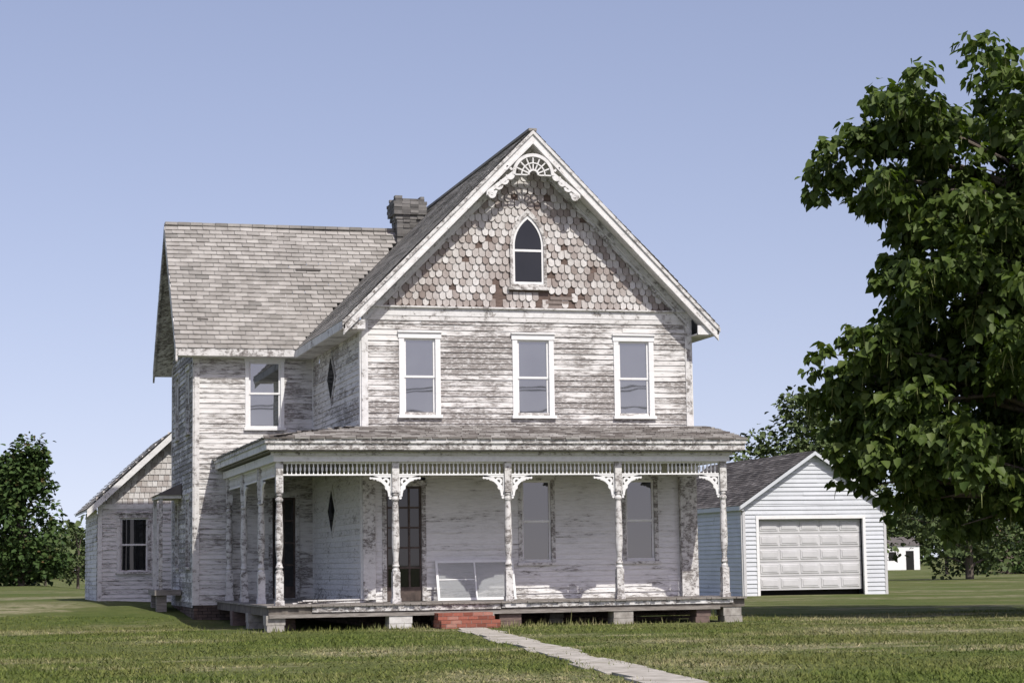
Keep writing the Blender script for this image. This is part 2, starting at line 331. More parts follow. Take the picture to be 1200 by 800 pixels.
for fr,a,b in ((FRF,0,.14),(FRF,W-.14,W),(FRW,-A_,-A_+.12),(FRL,D1,D1+.12),(FRL,D2-.12,D2)):
    tm.lbox(fr,a,b,-.01,.032,FL-.1,6.4 if fr!=FRF else ZF,1 if fr in(FRL,FRW) else 0)
tm.lbox(FRR,0,.12,-.012,.032,FL,6.35,0); tm.lbox(FRE,0,.14,-.012,.033,FL-.1,ZF,0)
tm.lbox(FRR,D1-.1,D1-.02,-.01,.03,FL,6.3,0)
tm.lbox(FRF,-.02,W+.02,-.02,.045,ZF,ZF+.17,0); tm.lbox(FRF,-.04,W+.04,-.02,.10,ZF+.17,ZF+.205,1); tm.lbox(FRF,.14,W-.14,0,.034,ZF-.1,ZF,1)
tm.lbox(FRW,-A_,0,-.01,.035,6.2,6.4,0)
tm.lbox(FRF,7.02,7.40,.034,.16,FL,3.33,1); tm.lbox(FRF,6.98,7.43,.034,.2,3.1,3.33,0); tm.lbox(FRF,0.0,.26,.034,.09,FL,3.33,1)
tm.make('corner_boards_and_frieze',[TRIM,TRIMW],house)
# small side stoop on the left wing wall
st=MB(); st.box(-3.42,-A_-.03,8.4,10.1,2.98,3.06,0); st.hexa([(-3.47,8.35,3.06),(-A_-.03,8.35,3.06),(-A_-.03,10.15,3.06),(-3.47,10.15,3.06),(-3.4,8.4,3.09),(-A_-.03,8.4,3.35),(-A_-.03,10.1,3.35),(-3.4,10.1,3.09)],1)
for y in (8.5,9.98): st.box(-3.4,-3.31,y-.045,y+.045,.75,2.98,0)
st.box(-3.5,-A_-.03,8.4,10.1,.62,.75,2); st.box(-3.45,-3.2,8.5,8.7,.2,.62,2); st.box(-3.45,-3.2,9.8,10.0,.2,.62,2)
st.make('side_stoop',[TRIMW,GROOF,DECK],house)
# gable with fish-scale shingles
SL=1.009; def_z=lambda x:6.384+ (min(x,W-x)+.457)*SL
gb=MB(); ztop=def_z(W/2)-.12
gb.add([(0.0,0.0,ZF+.1),(W,0.0,ZF+.1),(W/2,0.0,ztop)],[(0,1,2)],1)
ex=.155; z=ZF+.21; row=0
while z<ztop-.1:
    tw=.148; half=(ztop-z)/SL-.02; x0=W/2-half; k0=math.floor(x0/tw)
    for k in range(k0,k0+int(2*half/tw)+2):
        xx=(k+.5*(row%2))*tw
        if xx<x0 or xx+tw>W/2+half: continue
        cx=xx+tw/2
        if abs(cx-3.69)<.40-max(0,z-8.2)*.55 and 7.0<z<8.8: continue
        hole=(3.95<cx<4.9 and z<6.98 and random.random()<.65) or (2.95<cx<3.25 and z<7.3 and random.random()<.45) or random.random()<.016
        if hole: continue
        zb_=z+random.uniform(-.014,.014); g=.004+random.random()*.007; a=random.uniform(-.014,.014)
        n=.022+random.random()*.02
        pts=[(xx+g,zb_+.045),(cx-.035,zb_+.006),(cx,zb_),(cx+.035,zb_+.006+a),(xx+tw-g,zb_+.045+a),(xx+tw-g,zb_+ex*1.25),(xx+g,zb_+ex*1.25)]
        vs=[(px,-(n if i_<5 else .004),pz) for i_,(px,pz) in enumerate(pts)]+[(px,0.0,pz) for px,pz in pts[:5]]
        rr=random.random(); wn=.5+.5*math.sin(cx*2.1+z*1.3)*math.sin(z*3.1-cx); edge=min(1,(half-abs(cx-W/2))/1.2)
        rr=min(1,max(0,rr*.8+wn*.3-.04+.10*(1-edge)))
        gb.add(vs,[(0,1,2,3,4,5,6),(0,7,8,1),(1,8,9,2),(2,9,10,3),(3,10,11,4)],0,rr)
    z+=ex; row+=1
for k in range(3): gb.box(3.98+.1*k,4.5+.1*k,-.02-.003*k,-.005,ZF+.22+k*.09,ZF+.29+k*.09,0,.1)
gb.make('gable_fishscale_shingles',[FISH,SHBACK],house)
# attic lancet window
aw=MB(); cx=3.69
def lancet(hw,zs,z0,zap,n=8):
    R=((zap-zs)**2+hw*hw)/(2*hw); pts=[(cx-hw,z0),(cx+hw,z0)]; 
    for k in range(n+1):
        zz=zs+(zap-zs)*k/n; x=math.sqrt(max(R*R-(zz-zs)**2,0))-(R-hw); pts.append((cx+x,zz))
    for k in range(n-1,-1,-1):
        zz=zs+(zap-zs)*k/n; x=math.sqrt(max(R*R-(zz-zs)**2,0))-(R-hw); pts.append((cx-x,zz))
    return pts
o1=lancet(.41,8.1,7.2,8.92); i1=lancet(.345,8.1,7.27,8.79); i2=lancet(.30,8.1,7.32,8.70); nP=len(o1)
def ringp(o,i,y0,y1,mi):
    vs=[(x,y1,z) for x,z in o]+[(x,y1,z) for x,z in i]+[(x,y0,z) for x,z in o]+[(x,y0,z) for x,z in i]; fs=[]
    for k in range(nP):
        j=(k+1)%nP; fs+=[(k,j,nP+j,nP+k),(k,2*nP+k,2*nP+j,j),(nP+k,nP+j,3*nP+j,3*nP+k)]
    aw.add(vs,fs,mi)
ringp(o1,i1,0,-.06,2); ringp(i1,i2,0,-.035,0); aw.add([(x,-.012,z) for x,z in i2],[tuple(range(nP))],1)
aw.box(cx-.30,cx+.30,-.034,-.013,7.98,8.03,0); aw.box(cx-.47,cx+.47,-.10,0,7.14,7.2,2)
aw.make('attic_lancet_window',[CLEAN,GL_DK,TRIMW],house)
# ---------------- roofs
def shingles(mb,O,U,S,N,ulen,slen,keep,e=.15,tab=.31,mi=0,t=.014,curl=.006,rbv=.1):
    O,U,S,N=V(O),V(U),V(S).normalized(),V(N).normalized(); s=-.03; row=0
    while s<slen:
        u=-.02-(row%2)*tab/2+random.uniform(-.03,.03); rb=random.uniform(-rbv,rbv)
        while u<ulen+.02:
            a=max(u,-.02); b=min(u+tab-.010,ulen+.02)
            if b-a>.03 and keep((a+b)/2,s):
                s1=min(s+e*1.12,slen); j=random.uniform(-.006,.006); h0=t+random.random()*curl; h1=t+random.random()*curl; w_=.018*math.sin(u*1.3+s*.7)*math.sin(s*1.1)
                f_=lambda uu,s_,n_:O+U*uu+S*s_+N*(n_+w_)
                rr=random.random(); rr=.97 if rr>.993 else min(.93,max(0,.15+.7*rr+rb))
                mb.add([f_(a,s+j,h0),f_(b,s+j,h1),f_(b,s1,.003),f_(a,s1,.003),f_(a,s+j,-.005),f_(b,s+j,-.005)],[(0,1,2,3),(0,4,5,1)],mi,rr)
            u+=tab
        s+=e; row+=1
rf=MB(); yf=-.52; yb=D2+.4; xe=-.47; ze=6.384; zp=10.579
sl=math.hypot(W/2-xe,zp-ze)
shingles(rf,(xe,yf,ze),(0,1,0),(W/2-xe,0,zp-ze),(-1,0,1),yb-yf,sl,lambda u,s:True)
shingles(rf,(W-xe,yf,ze),(0,1,0),(-(W/2-xe),0,zp-ze),(1,0,1),yb-yf,sl,lambda u,s:True)
rf.box(W/2-.09,W/2+.09,yf,yb,zp-.03,zp+.025,0,.3)
xw=-A_-.46; yw=D1-.393; zw=6.40; zwr=9.797; sw=math.hypot(mid-yw,zwr-zw); cs=(zwr-zw)/sw
kp=lambda u,s: xw+u < -.457+((zw+s*cs)-6.384)/SL+.12
shingles(rf,(xw,yw,zw),(1,0,0),(0,mid-yw,zwr-zw),(0,-1.2,1),6.3,sw,kp,t=.022,curl=.014)
shingles(rf,(xw,2*mid-yw,zw),(1,0,0),(0,-(mid-yw),zwr-zw),(0,1.2,1),6.3,sw,kp)
for k in range(20): rf.box(xw+k*.31,xw+k*.31+.3,mid-.1,mid+.1,zwr-.04,zwr+.028+.008*random.random(),0,random.random()*.8)
for (u,s_,l_) in ((3.1,2.75,.62),(.25,1.55,.3),(.55,.9,.25)):
    ny_=V((0,-1.2,1)).normalized(); O=V((xw+u,yw,zw))+V((0,mid-yw,zwr-zw)).normalized()*s_+ny_*.035; rf.beam(O,O+V((l_,0,0)),V((0,mid-yw,zwr-zw)).normalized()*.07,ny_*.006,0,1)
def slab(O,Uv,Sv,N,th,mi,off=.012):
    O,Uv,Sv,N=V(O),V(Uv),V(Sv),V(N).normalized(); O=O-N*off; rf.hexa([O,O+Uv,O+Uv+Sv,O+Sv,O-N*th,O+Uv-N*th,O+Uv+Sv-N*th,O+Sv-N*th],mi,.45)
slab((xe,yf+.02,ze),(0,yb-yf-.04,0),(W/2-xe,0,zp-ze),(-1,0,1),.05,1)
slab((W-xe,yf+.02,ze),(0,yb-yf-.04,0),(-(W/2-xe),0,zp-ze),(1,0,1),.05,1)
slab((xw+.02,yw,zw),(2.9,0,0),(0,mid-yw,zwr-zw),(0,-1.2,1),.05,1)
slab((xw+.02,2*mid-yw,zw),(2.9,0,0),(0,-(mid-yw),zwr-zw),(0,1.2,1),.05,1)
rf.box(xw+.6,2.7,mid-.2,mid+.2,zwr-.5,zwr-.3,1)
rf.make('shingle_roof',[ROOF,TRIM],house)
# barge boards, soffits, fascias
bb=MB()
def rake(x0,x1,sgn,y0,y1,drop,hgt,mi):
    f_=lambda x:V((x if sgn>0 else W-x,0,ze+(x-xe)*SL))
    p=f_(x0)-V((0,0,drop)); q=f_(x1)-V((0,0,drop)); p.y=q.y=y0
    bb.beam(p,q,V((0,y1-y0,0)),V((0,0,-hgt)),mi)
for sg in (1,-1):
    xm=W/2-(.001 if sg>0 else 0)
    rake(xe,xm,sg,yf,yf+.04,.035,.30,0)
    rake(xe-.03,xm,sg,yf-.035,yf-.002,.03,.085,1)
    rake(xe+.02,xm,sg,yf-.02,yf-.001,.27,.055,0)
    rake(xe+.15,xm,sg,yf+.041,-.03,.22,.03,0)
    rake(xe+.5,xm,sg,-.055,.0,.26,.30,0)
    rake(xe+.6,xm,sg,-.085,-.056,.40,.05,1)
    rake(xe+.6,xm,sg,-.075,-.056,.53,.04,1)
bb.box(xe-.02,xe+.03,yf,5.6,ze-.2,ze-.02,0); bb.box(xe+.03,0,yf+.04,5.9,ze-.2,ze-.17,0)
bb.box(W-xe-.03,W-xe+.02,yf,yb,ze-.2,ze-.02,0); bb.box(W,W-xe-.03,yf+.04,yb,ze-.2,ze-.17,0)
bb.box(xe+.03,0.0,yf+.041,yf+.08,ze-.2,ze-.0,0); bb.box(W,W-xe-.03,yf+.041,yf+.08,ze-.2,ze-.0,0)
bb.box(xw+.03,-.45,yw-.02,yw+.03,zw-.19,zw-.02,1); bb.box(xw+.03,0,yw+.03,D1,zw-.19,zw-.16,0)
bb.beam((xw-.02,yw-.02,zw-.03),(xw-.02,mid,zwr-.03),(.045,0,0),(0,0,-.3),1); bb.beam((xw-.02,2*mid-yw+.02,zw-.03),(xw-.02,mid,zwr-.03),(.045,0,0),(0,0,-.3),1)
bb.beam((xw+.03,yw+.05,zw-.15),(xw+.03,mid,zwr-.2),(.43,0,0),(0,0,-.03),1); bb.beam((xw+.03,2*mid-yw-.05,zw-.15),(xw+.03,mid,zwr-.2),(.43,0,0),(0,0,-.03),1)
bb.make('barge_boards_and_eaves',[TRIM,TRIMW],house)
go=MB(); fr=(V((W/2,yf+.02,0)),V((1,0,0)),V((0,-1,0))); zc=9.58
go.arc(fr,0,zc,.40,.47,0,180,-.02,.03,20); go.arc(fr,0,zc,.09,.13,0,180,-.02,.03,12); go.arc(fr,0,zc,.25,.275,0,180,-.01,.02,16)
for k in range(9):
    a=math.radians(k*22.5); c_,s_=math.cos(a),math.sin(a); O=fr[0]
    p=O+V((.12*c_,0,zc+.12*s_)); q_=O+V((.41*c_,0,zc+.41*s_)); sd_=V((-s_,0,c_))*.028
    go.beam(p-sd_/2-V((0,.012,0)),q_-sd_/2-V((0,.012,0)),sd_,V((0,.03,0)))
for sx in (-1,1):
    for k in range(4):
        go.arc(fr,sx*(.52+.13*k),zc-.02-.115*k,.045,.10,180,360,-.02,.025,10)
    p=fr[0]+V((sx*.42,-.022,zc+.0)); q_=fr[0]+V((sx*1.05,-.022,zc-.48)); go.beam(p,q_,V((0,.04,0)),V((0,0,.10)))
    go.arc(fr,sx*.93,zc-.45,.03,.09,0,360,-.02,.03,12)
    go.arc(fr,sx*.60,zc+.02,.12,.17,(90 if sx>0 else 30),(150 if sx>0 else 90),-.015,.02,6)
go.make('gable_sunburst_ornament',[TRIM],house)
# chimney
ch=MB(); cxx,cyy=2.85,8.3; z=8.6; rw=0
while z<10.58:
    hw=.33 if z<10.0 else (.37 if z<10.12 else (.43 if z<10.42 else .39)); hw+=random.uniform(-.014,.014)
    for k in range(4):
        for sidex in range(2):
            a=-hw+k*hw/2+.003; b=a+hw/2-.006; j=random.uniform(-.02,.02)
            if z>10.48 and random.random()<.3: continue
            y0=(-hw if sidex==0 else hw-.1)+j; ch.box(cxx+a,cxx+b,cyy+y0,cyy+y0+.1,z,z+.072)
            x0=(-hw if sidex==0 else hw-.1)+j; aa=max(a,-hw+.1);bb_=min(b,hw-.1)
            if bb_>aa: ch.box(cxx+x0,cxx+x0+.1,cyy+aa,cyy+bb_,z,z+.072)
    z+=.075; rw+=1
ch.box(cxx-.325,cxx+.325,cyy-.325,cyy+.325,8.6,10.55,0,.5); ch.box(cxx-.42,cxx+.42,cyy-.42,cyy+.42,10.14,10.40,0,.6)
ch.make('masonry_chimney',[CHIM],house)
# foundation
fd=MB()
def bricks(mb,fr,u0,u1,z0,z1,n=.0):
    z=z0;r=0
    while z<z1-.02:
        u=u0-(r%2)*.1
        while u<u1:
            a,b=max(u,u0),min(u+.2,u1)
            if b-a>.02: mb.lbox(fr,a,b,-.08,n+random.uniform(-.004,.004),z,z+.065)
            u+=.21
        z+=.075;r+=1
bricks(fd,FRW,-A_,0,-.1,.42); bricks(fd,FRL,D1,D2,-.1,.36); bricks(fd,FRF,0,W,-.05,.4); bricks(fd,FRR,0,D1,-.05,.45)
fd.make('brick_foundation',[FBRICK],house)
# ---------------- PORCH
pc=MB(); PX0,PX1=-2.33,7.70; PY=-2.17
x=PX0
while x<PX1:
    b=min(x+.11,PX1); yend=-.03 if x>-.02 else D1-.04
    pc.box(x,b-.006,PY-random.uniform(0,.05),yend,FL-.03,FL+random.uniform(-.003,.003)); x+=.11
pc.box(PX0+.04,PX1-.04,PY+.05,PY+.1,FL-.2,FL-.031,1); pc.box(PX0+.04,PX0+.09,PY+.1,D1-.05,FL-.2,FL-.031,1); pc.box(PX1-.09,PX1-.04,PY+.1,-.1,FL-.2,FL-.031,1)
pc.box(PX0+.9,2.4,PY+.02,PY+.048,FL-.14,FL-.035,2); pc.box(2.42,PX1-.3,PY+.02,PY+.048,FL-.12,FL-.035,2); pc.box(PX0+.05,PX1-.6,PY+.0,PY+.02,FL-.24,FL-.17,0,.5)
for k in range(9): pc.box(PX0+.3+k*1.15,PX0+.36+k*1.15,PY+.12,-.15,FL-.18,FL-.032,1)
pc.make('porch_deck',[DECK,simple('joist_wood',(.20,.175,.15),(.08,.07,.06),5),TRIMW],house)
pr=MB()
for (x,y,wx,h,mi) in ((-2.15,-1.9,.36,.33,0),(.33,-1.95,.46,.3,1),(2.62,-1.9,.45,.3,2),(5.0,-1.95,.42,.32,0),(6.75,-1.9,.3,.3,2),(7.4,-1.9,.4,.32,0),(-2.15,.6,.36,.33,0),(-2.15,3.2,.36,.33,2),(1.5,-.6,.3,.3,0),(4,-.5,.3,.3,0),(-1.75,-1.0,.3,.3,2)):
    hh=h/2
    for k in range(2): pr.box(x-wx/2+random.uniform(-.02,.02),x+wx/2+random.uniform(-.02,.02),y-.2,y+.2,-.06+k*(hh+.03),-.06+(k+1)*(hh+.03)-.006,mi)
pr.make('porch_piers',[PIER,simple('painted_block',(.66,.65,.62),(.45,.43,.4),7),simple('brick_pier',(.20,.14,.12),(.11,.085,.075),9,st=(1,1,4))],house)
cl=MB()
def column(x,y,r=.5,k=1.0):
    b=FL; s=.075*k
    cl.box(x-s-.015,x+s+.015,y-s-.015,y+s+.015,b,b+.1,0,r); cl.box(x-s,x+s,y-s,y+s,b+.1,b+.62,0,r)
    prof=[(.072,.62),(.078,.66),(.055,.70),(.078,.74),(.062,.78),(.05,.84),(.06,.95),(.078,1.12),(.08,1.3),(.074,1.6),(.066,1.85),(.056,2.02),(.078,2.06),(.078,2.09),(.052,2.13),(.07,2.17),(.05,2.21)]
    cl.lathe(x,y,[(a*k,b+z) for a,z in prof],14,0,r); s*=.96
    cl.box(x-s,x+s,y-s,y+s,b+2.21,3.34,0,r)
def bracket(fr,cu,sg,ztop=3.06):
    n0,n1=-.02,.02; u=lambda a:cu+sg*a
    def lb(a,b,z0,z1):
        p,q=sorted((u(a),u(b))); cl.lbox(fr,p,q,n0,n1,z0,z1,1,.4)
    lb(.072,.50,ztop-.035,ztop-.001); lb(.072,.10,ztop-.40,ztop-.035)
    cl.arc(fr,u(.50),ztop-.42,.355,.42,90,(0 if sg<0 else 180),n0,n1,12,1,.4)
    for (a,z,r0,r1) in ((.19,.12,.035,.08),(.16,.24,.022,.055),(.31,.08,.018,.045),(.13,.33,.012,.03)):
        cl.arc(fr,u(a),ztop-z,r0,r1,0,360,n0+.002,n1-.002,10,1,.4)
    for (a,z) in ((.50,.05),(.43,.062),(.36,.085),(.10,.41),(.105,.45)):
        cl.arc(fr,u(a),ztop-z,.0,.026,0,360,n0+.003,n1-.003,8,1,.4)
CX=[-2.035,.313,2.657,5.028,7.347]; CY=-1.846
FP=(V((0,CY,0)),V((1,0,0)),V((0,-1,0))); FS=(V((-2.035,0,0)),V((0,1,0)),V((-1,0,0)))
for i_,x in enumerate(CX):
    column(x,CY,.6)
    if i_>0: bracket(FP,x,-1)
    if 0<i_<4: bracket(FP,x,1)
for y in (.6,3.2,5.72):
    column(-2.035,y,.65)
    if y<5: bracket(FS,y,1); bracket(FS,y,-1)
def frieze(fr,u0,u1):
    cl.lbox(fr,u0,u1,-.025,.025,3.3,3.335,1,.4); cl.lbox(fr,u0,u1,-.022,.022,3.065,3.095,1,.4); n=int((u1-u0)/.085)
    for k in range(1,n):
        u=u0+(u1-u0)*k/n
        if random.random()<.015: continue
        cl.lbox(fr,u-.010,u+.010,-.01,.01,3.095,3.3,1,.4); cl.lbox(fr,u-.019,u+.019,-.018,.018,3.16,3.23,1,.4)
for a,b in zip(CX[:-1],CX[1:]): frieze(FP,a+.075,b-.075)
for a,b in ((CY,.6),(.6,3.2),(3.2,5.72)): frieze(FS,a+.075,b-.075)
cl.make('turned_columns_and_brackets',[TRIMW,CLEAN],house)
en=MB()
en.box(-2.16,7.47,CY-.12,CY+.12,3.336,3.50,0); en.box(-2.16,-1.92,CY+.12,D1-.03,3.336,3.50,0); en.box(7.23,7.47,CY+.12,-.04,3.336,3.5,0)
en.box(-2.22,7.53,CY-.17,CY-.12,3.46,3.53,1)
en.box(PX0+.06,PX1-.04,-2.16,-.04,3.53,3.56,2); en.box(PX0+.06,-.04,-.04,D1-.04,3.53,3.56,2)
en.box(-1.9,7.2,CY+.125,-.04,3.40,3.42,2); en.box(-1.9,-.04,-.04,D1-.04,3.40,3.42,2)
ft=3.775
en.box(PX0-.01,PX1+.03,-2.21,-2.165,3.56,ft-.01,1,.9); en.box(PX0-.03,PX1+.05,-2.245,-2.212,3.69,ft,1)
en.box(PX0-.012,PX0+.03,-2.16,D1-.05,3.56,ft-.01,0); en.box(PX0-.045,PX0-.014,-2.24,D1-.05,3.69,ft,1)
en.add([(PX1,-2.16,3.56),(PX1,0,3.56),(PX1,0,4.15),(PX1,-2.16,ft-.01)],[(0,1,2,3)],0)
en.make('porch_entablature',[TRIM,TRIMW,CEIL],house)
pf=MB(); ang=math.hypot(2.2,.381)
shingles(pf,(PX0-.04,-2.25,3.785),(1,0,0),(0,2.2,.381),(0,-.381,2.2),PX1-PX0+.1,ang,lambda u,s:u>s*.98-.1,e=.13,t=.018,curl=.022,rbv=.2)
shingles(pf,(PX0-.05,-2.25,3.785),(0,1,0),(2.2,0,.381),(-.381,0,2.2),D1+2.2,ang,lambda u,s:u>s*.98-.1,e=.13,t=.018,curl=.02)
pf.add([(PX0-.03,-2.22,3.775),(PX1+.05,-2.22,3.775),(PX1+.05,-.02,4.155),(-.15,-.02,4.155)],[(0,1,2,3)],0,.3)
pf.add([(PX0-.03,-2.22,3.775),(-.15,-.02,4.155),(-.15,D1-.03,4.155),(PX0-.03,D1-.03,3.775)],[(0,1,2,3)],0,.3)
pf.add([(-.16,-.03,4.157),(0,-.03,4.157),(0,D1-.03,4.157),(-.16,D1-.03,4.157)],[(0,1,2,3)],0,.3)
pf.make('porch_roof',[PROOF],house)
bs=MB()
def brickblock(x0,x1,y0,y1,z0,z1):
    z=z0;r=0
    while z<z1-.03:
        y=y0
        while y<y1-.02:
            x=x0-(r%2)*.1
            while x<x1-.02:
                a,b=max(x,x0),min(x+.195,x1)
                if b-a>.03: bs.box(a,b,y,min(y+.095,y1),z,z+.062+random.uniform(-.002,.002))
                x+=.205
            y+=.105
        z+=.07;r+=1
    bs.box(x0+.01,x1-.01,y0+.01,y1,z0,z-.016,1)
brickblock(1.0,2.2,-2.85,-2.15,-.03,.18); brickblock(1.02,2.18,-2.5,-2.15,.18,.32)
bs.make('brick_steps',[BRICK,simple('mortar',(.4,.37,.33),(.28,.26,.23),9)],house)
# storm window frame leaning on the wall
t=NT('storm_glazing'); tp=t.n('ShaderNodeBsdfTransparent'); mx=t.n('ShaderNodeMixShader'); mx.inputs[0].default_value=.3; t.color((.46,.48,.48)); t.b.inputs['Roughness'].default_value=.2
t.l(tp.outputs[0],mx.inputs[1]); t.l(t.b.outputs[0],mx.inputs[2]); t.l(mx.outputs[0],t.t.nodes['Material Output'].inputs[0]); SG=t.m
fm=MB()
def lean(x0,x1,z0,z1,mi,y_=.0,th=.03):
    f_=lambda x,z,o:V((x,-.36+(z-FL)*.30+y_-o,z)); fm.hexa([f_(x0,z0,0),f_(x1,z0,0),f_(x1,z1,0),f_(x0,z1,0),f_(x0,z0,th),f_(x1,z0,th),f_(x1,z1,th),f_(x0,z1,th)],mi)
z0=FL+.01;z1=FL+.84;a,b=1.52,3.22; s=.05
lean(a,b,z0,z0+s,0);lean(a,b,z1-s,z1,0);lean(a,a+s,z0+s,z1-s,0);lean(b-s,b,z0+s,z1-s,0);lean(2.35,2.38,z0+s,z1-s,0); lean(a+s,2.35,z0+.42,z0+.44,0)
lean(a+s,2.35,z0+s,z1-s,1,-.012,.004);lean(2.38,b-s,z0+s,z1-s,1,-.012,.004)
fm.make('storm_window_frame',[CLEAN,SG])
lb=MB()
for k in range(6):
    x=-1.6+.1*k; y=-.9+.12*random.random(); lb.beam((x,y,FL+.005+.025*(k%3)),(x+1.2+random.uniform(0,.5),y+.5+.1*k,FL+.005+.025*(k%3)),(0,.10,0),(0,0,.024))
lb.make('lumber_pile',[TRIMW])
# ------------------------------------------------------------------ outbuilding left rear
ob=empty('shingled_outbuilding'); am=MB(); ax0,ax1,ay0,ay1=-4.51,-.55,14.0,19.0; gz0=.38; ez=2.9; pz=5.0; am_x=(ax0+ax1)/2; asl=(pz-ez)/(am_x-ax0+.3)
FA=(V((0,ay0,0)),V((1,0,0)),V((0,-1,0))); FAL=(V((ax0,0,0)),V((0,1,0)),V((-1,0,0)))
siding(am,FA,gz0,ez+.1,lambda z:(ax0,ax1),[(-4.0,-3.08,1.2,2.75)],mi=0); siding(am,FAL,gz0,ez,lambda z:(ay0,ay1),[],mi=0)
am.box(ax1-.05,ax1,ay0+.02,ay1,gz0,ez,0); am.box(ax0,ax1,ay1-.05,ay1,gz0,ez,0)
am.lbox(FA,ax0,ax0+.12,-.01,.035,gz0,ez+.1,1); am.lbox(FA,ax0,ax1,-.01,.04,ez+.0,ez+.12,1)
z=ez+.12;row=0
am.add([(ax0,ay0,ez),(ax1,ay0,ez),(am_x,ay0,pz-.1)],[(0,1,2)],3)
while z<pz-.15:
    half=(pz-.1-z)/asl; x=am_x-half+.02
    while x<am_x+half-.1:
        am.add([(x,ay0-.03,z),(x+.13,ay0-.03,z),(x+.13,ay0-.005,z+.2),(x,ay0-.005,z+.2),(x,ay0,z),(x+.13,ay0,z)],[(0,1,2,3),(0,4,5,1)],2,random.uniform(.3,1)); x+=.14
    z+=.16
am.make('walls',[paint('outbuilding_siding',.53,rw=.1),TRIM,FISH,SHBACK],ob)
am=MB(); window(am,FA,-4.0,-3.08,1.2,2.65,3,.09,mw=0); am.make('window',[TRIMW,GL_UP,TRIM,GL_DK],ob)
am=MB(); S_=V((am_x-ax0+.3,0,pz-ez)); 
shingles(am,(ax0-.3,ay0-.35,ez),(0,1,0),S_,(-asl,0,1),ay1-ay0+.7,S_.length,lambda u,s:True); S2=V((-S_.x,0,S_.z)); shingles(am,(ax1+.3,ay0-.35,ez),(0,1,0),S2,(asl,0,1),ay1-ay0+.7,S_.length,lambda u,s:True)
for sx,xx in ((1,ax0-.3),(-1,ax1+.3)):
    am.beam((xx,ay0-.35,ez-.03),(am_x,ay0-.35,pz-.03),(0,.04,0),(0,0,-.2),1); am.beam((xx,ay0-.31,ez-.03),(am_x,ay0-.31,pz-.03),(0,ay1-ay0+.6,0),(0,0,-.05),1)
am.make('roof',[ROOF,TRIM],ob)
# ------------------------------------------------------------------ garage
gr=empty('detached_garage'); g=MB(); x0,x1,y0,y1=18.2,23.65,24.2,34.0; ez=3.2; pz=5.0; xm=(x0+x1)/2
FG=(V((0,y0,0)),V((1,0,0)),V((0,-1,0))); FGL=(V((x0,0,0)),V((0,1,0)),V((-1,0,0)))
gs=(pz-ez)/(xm-x0)
siding(g,FG,0,ez,lambda z:(x0,x1),[(18.8,22.75,0,2.7)],e=.15,t=.032); siding(g,FG,ez,pz-.12,lambda z:(x0+(z-ez)/gs+.05,x1-(z-ez)/gs-.05),[],e=.15,t=.032)
siding(g,FGL,0,ez,lambda z:(y0,y1),[],e=.15,t=.032); g.box(x1-.04,x1,y0+.03,y1,0,ez,0); g.box(x0,x1,y1-.05,y1,0,ez,0)
g.lbox(FG,x0,x0+.1,-.01,.045,0,ez,1); g.lbox(FG,x1-.1,x1,-.01,.045,0,ez,1); g.lbox(FGL,y0,y0+.1,-.01,.046,0,ez,1)
g.make('vinyl_walls',[VINYL,GDOOR],gr)
g=MB(); a,b=18.8,22.75
g.lbox(FG,a-.1,a,-.05,.05,0,2.8,1); g.lbox(FG,b,b+.1,-.05,.05,0,2.8,1); g.lbox(FG,a,b,-.05,.05,2.68,2.8,1)
g.lbox(FG,a,b,-.5,-.45,0,.3,2); rows,cols=5,5; rh=(2.68-.2)/rows
for r in range(rows):
    z=.2+r*rh; g.lbox(FG,a,b,-.22,-.18,z+.008,z+rh-.008,0)
    for c_ in range(cols):
        u=a+.1+(b-a-.14)*c_/cols; w_=(b-a-.14)/cols-.06
        for (i0,n1) in ((0,-.16),(.055,-.145)):
            O,U,N=FG; q=lambda uu,nn_,zz:O+U*uu+N*nn_+V((0,0,zz)); zA,zB=z+.08+i0,z+rh-.08-i0; uA,uB=u+i0,u+w_-i0
            P=[(uA,zA),(uB,zA),(uB,zB),(uA,zB)]; e_=.018; Q=[(uA+e_,zA+e_),(uB-e_,zA+e_),(uB-e_,zB-e_),(uA+e_,zB-e_)]
            g.hexa([q(uu,-.181,zz) for uu,zz in P]+[q(uu,n1,zz) for uu,zz in Q],0)
g.make('sectional_door',[GDOOR,CLEAN,DARK],gr)
g=MB(); S_=V((xm-x0+.15,0,pz-ez+.15*gs)); zz=ez-.15*gs+.06
shingles(g,(x0-.15,y0-.25,zz),(0,1,0),S_,(-gs,0,1),y1-y0+.5,S_.length,lambda u,s:True,e=.14); shingles(g,(x1+.15,y0-.25,zz),(0,1,0),(-S_.x,0,S_.z),(gs,0,1),y1-y0+.5,S_.length,lambda u,s:True,e=.14)
for xx in (x0-.15,x1+.15):
    g.beam((xx,y0-.25,zz-.02),(xm,y0-.25,zz+S_.z-.02),(0,.03,0),(0,0,-.13),1); g.beam((xx,y0-.22,zz-.02),(xm,y0-.22,zz+S_.z-.02),(0,y1-y0+.4,0),(0,0,-.04),1)
g.box(x0-.17,x0-.14,y0-.2,y1+.2,zz-.17,zz-.01,1); g.box(x0-.14,x0,y0-.2,y1+.2,zz-.17,zz-.15,1); g.box(x1+.14,x1+.17,y0-.2,y1+.2,zz-.17,zz-.01,1)
g.make('garage_roof',[GROOF,VINYL],gr)
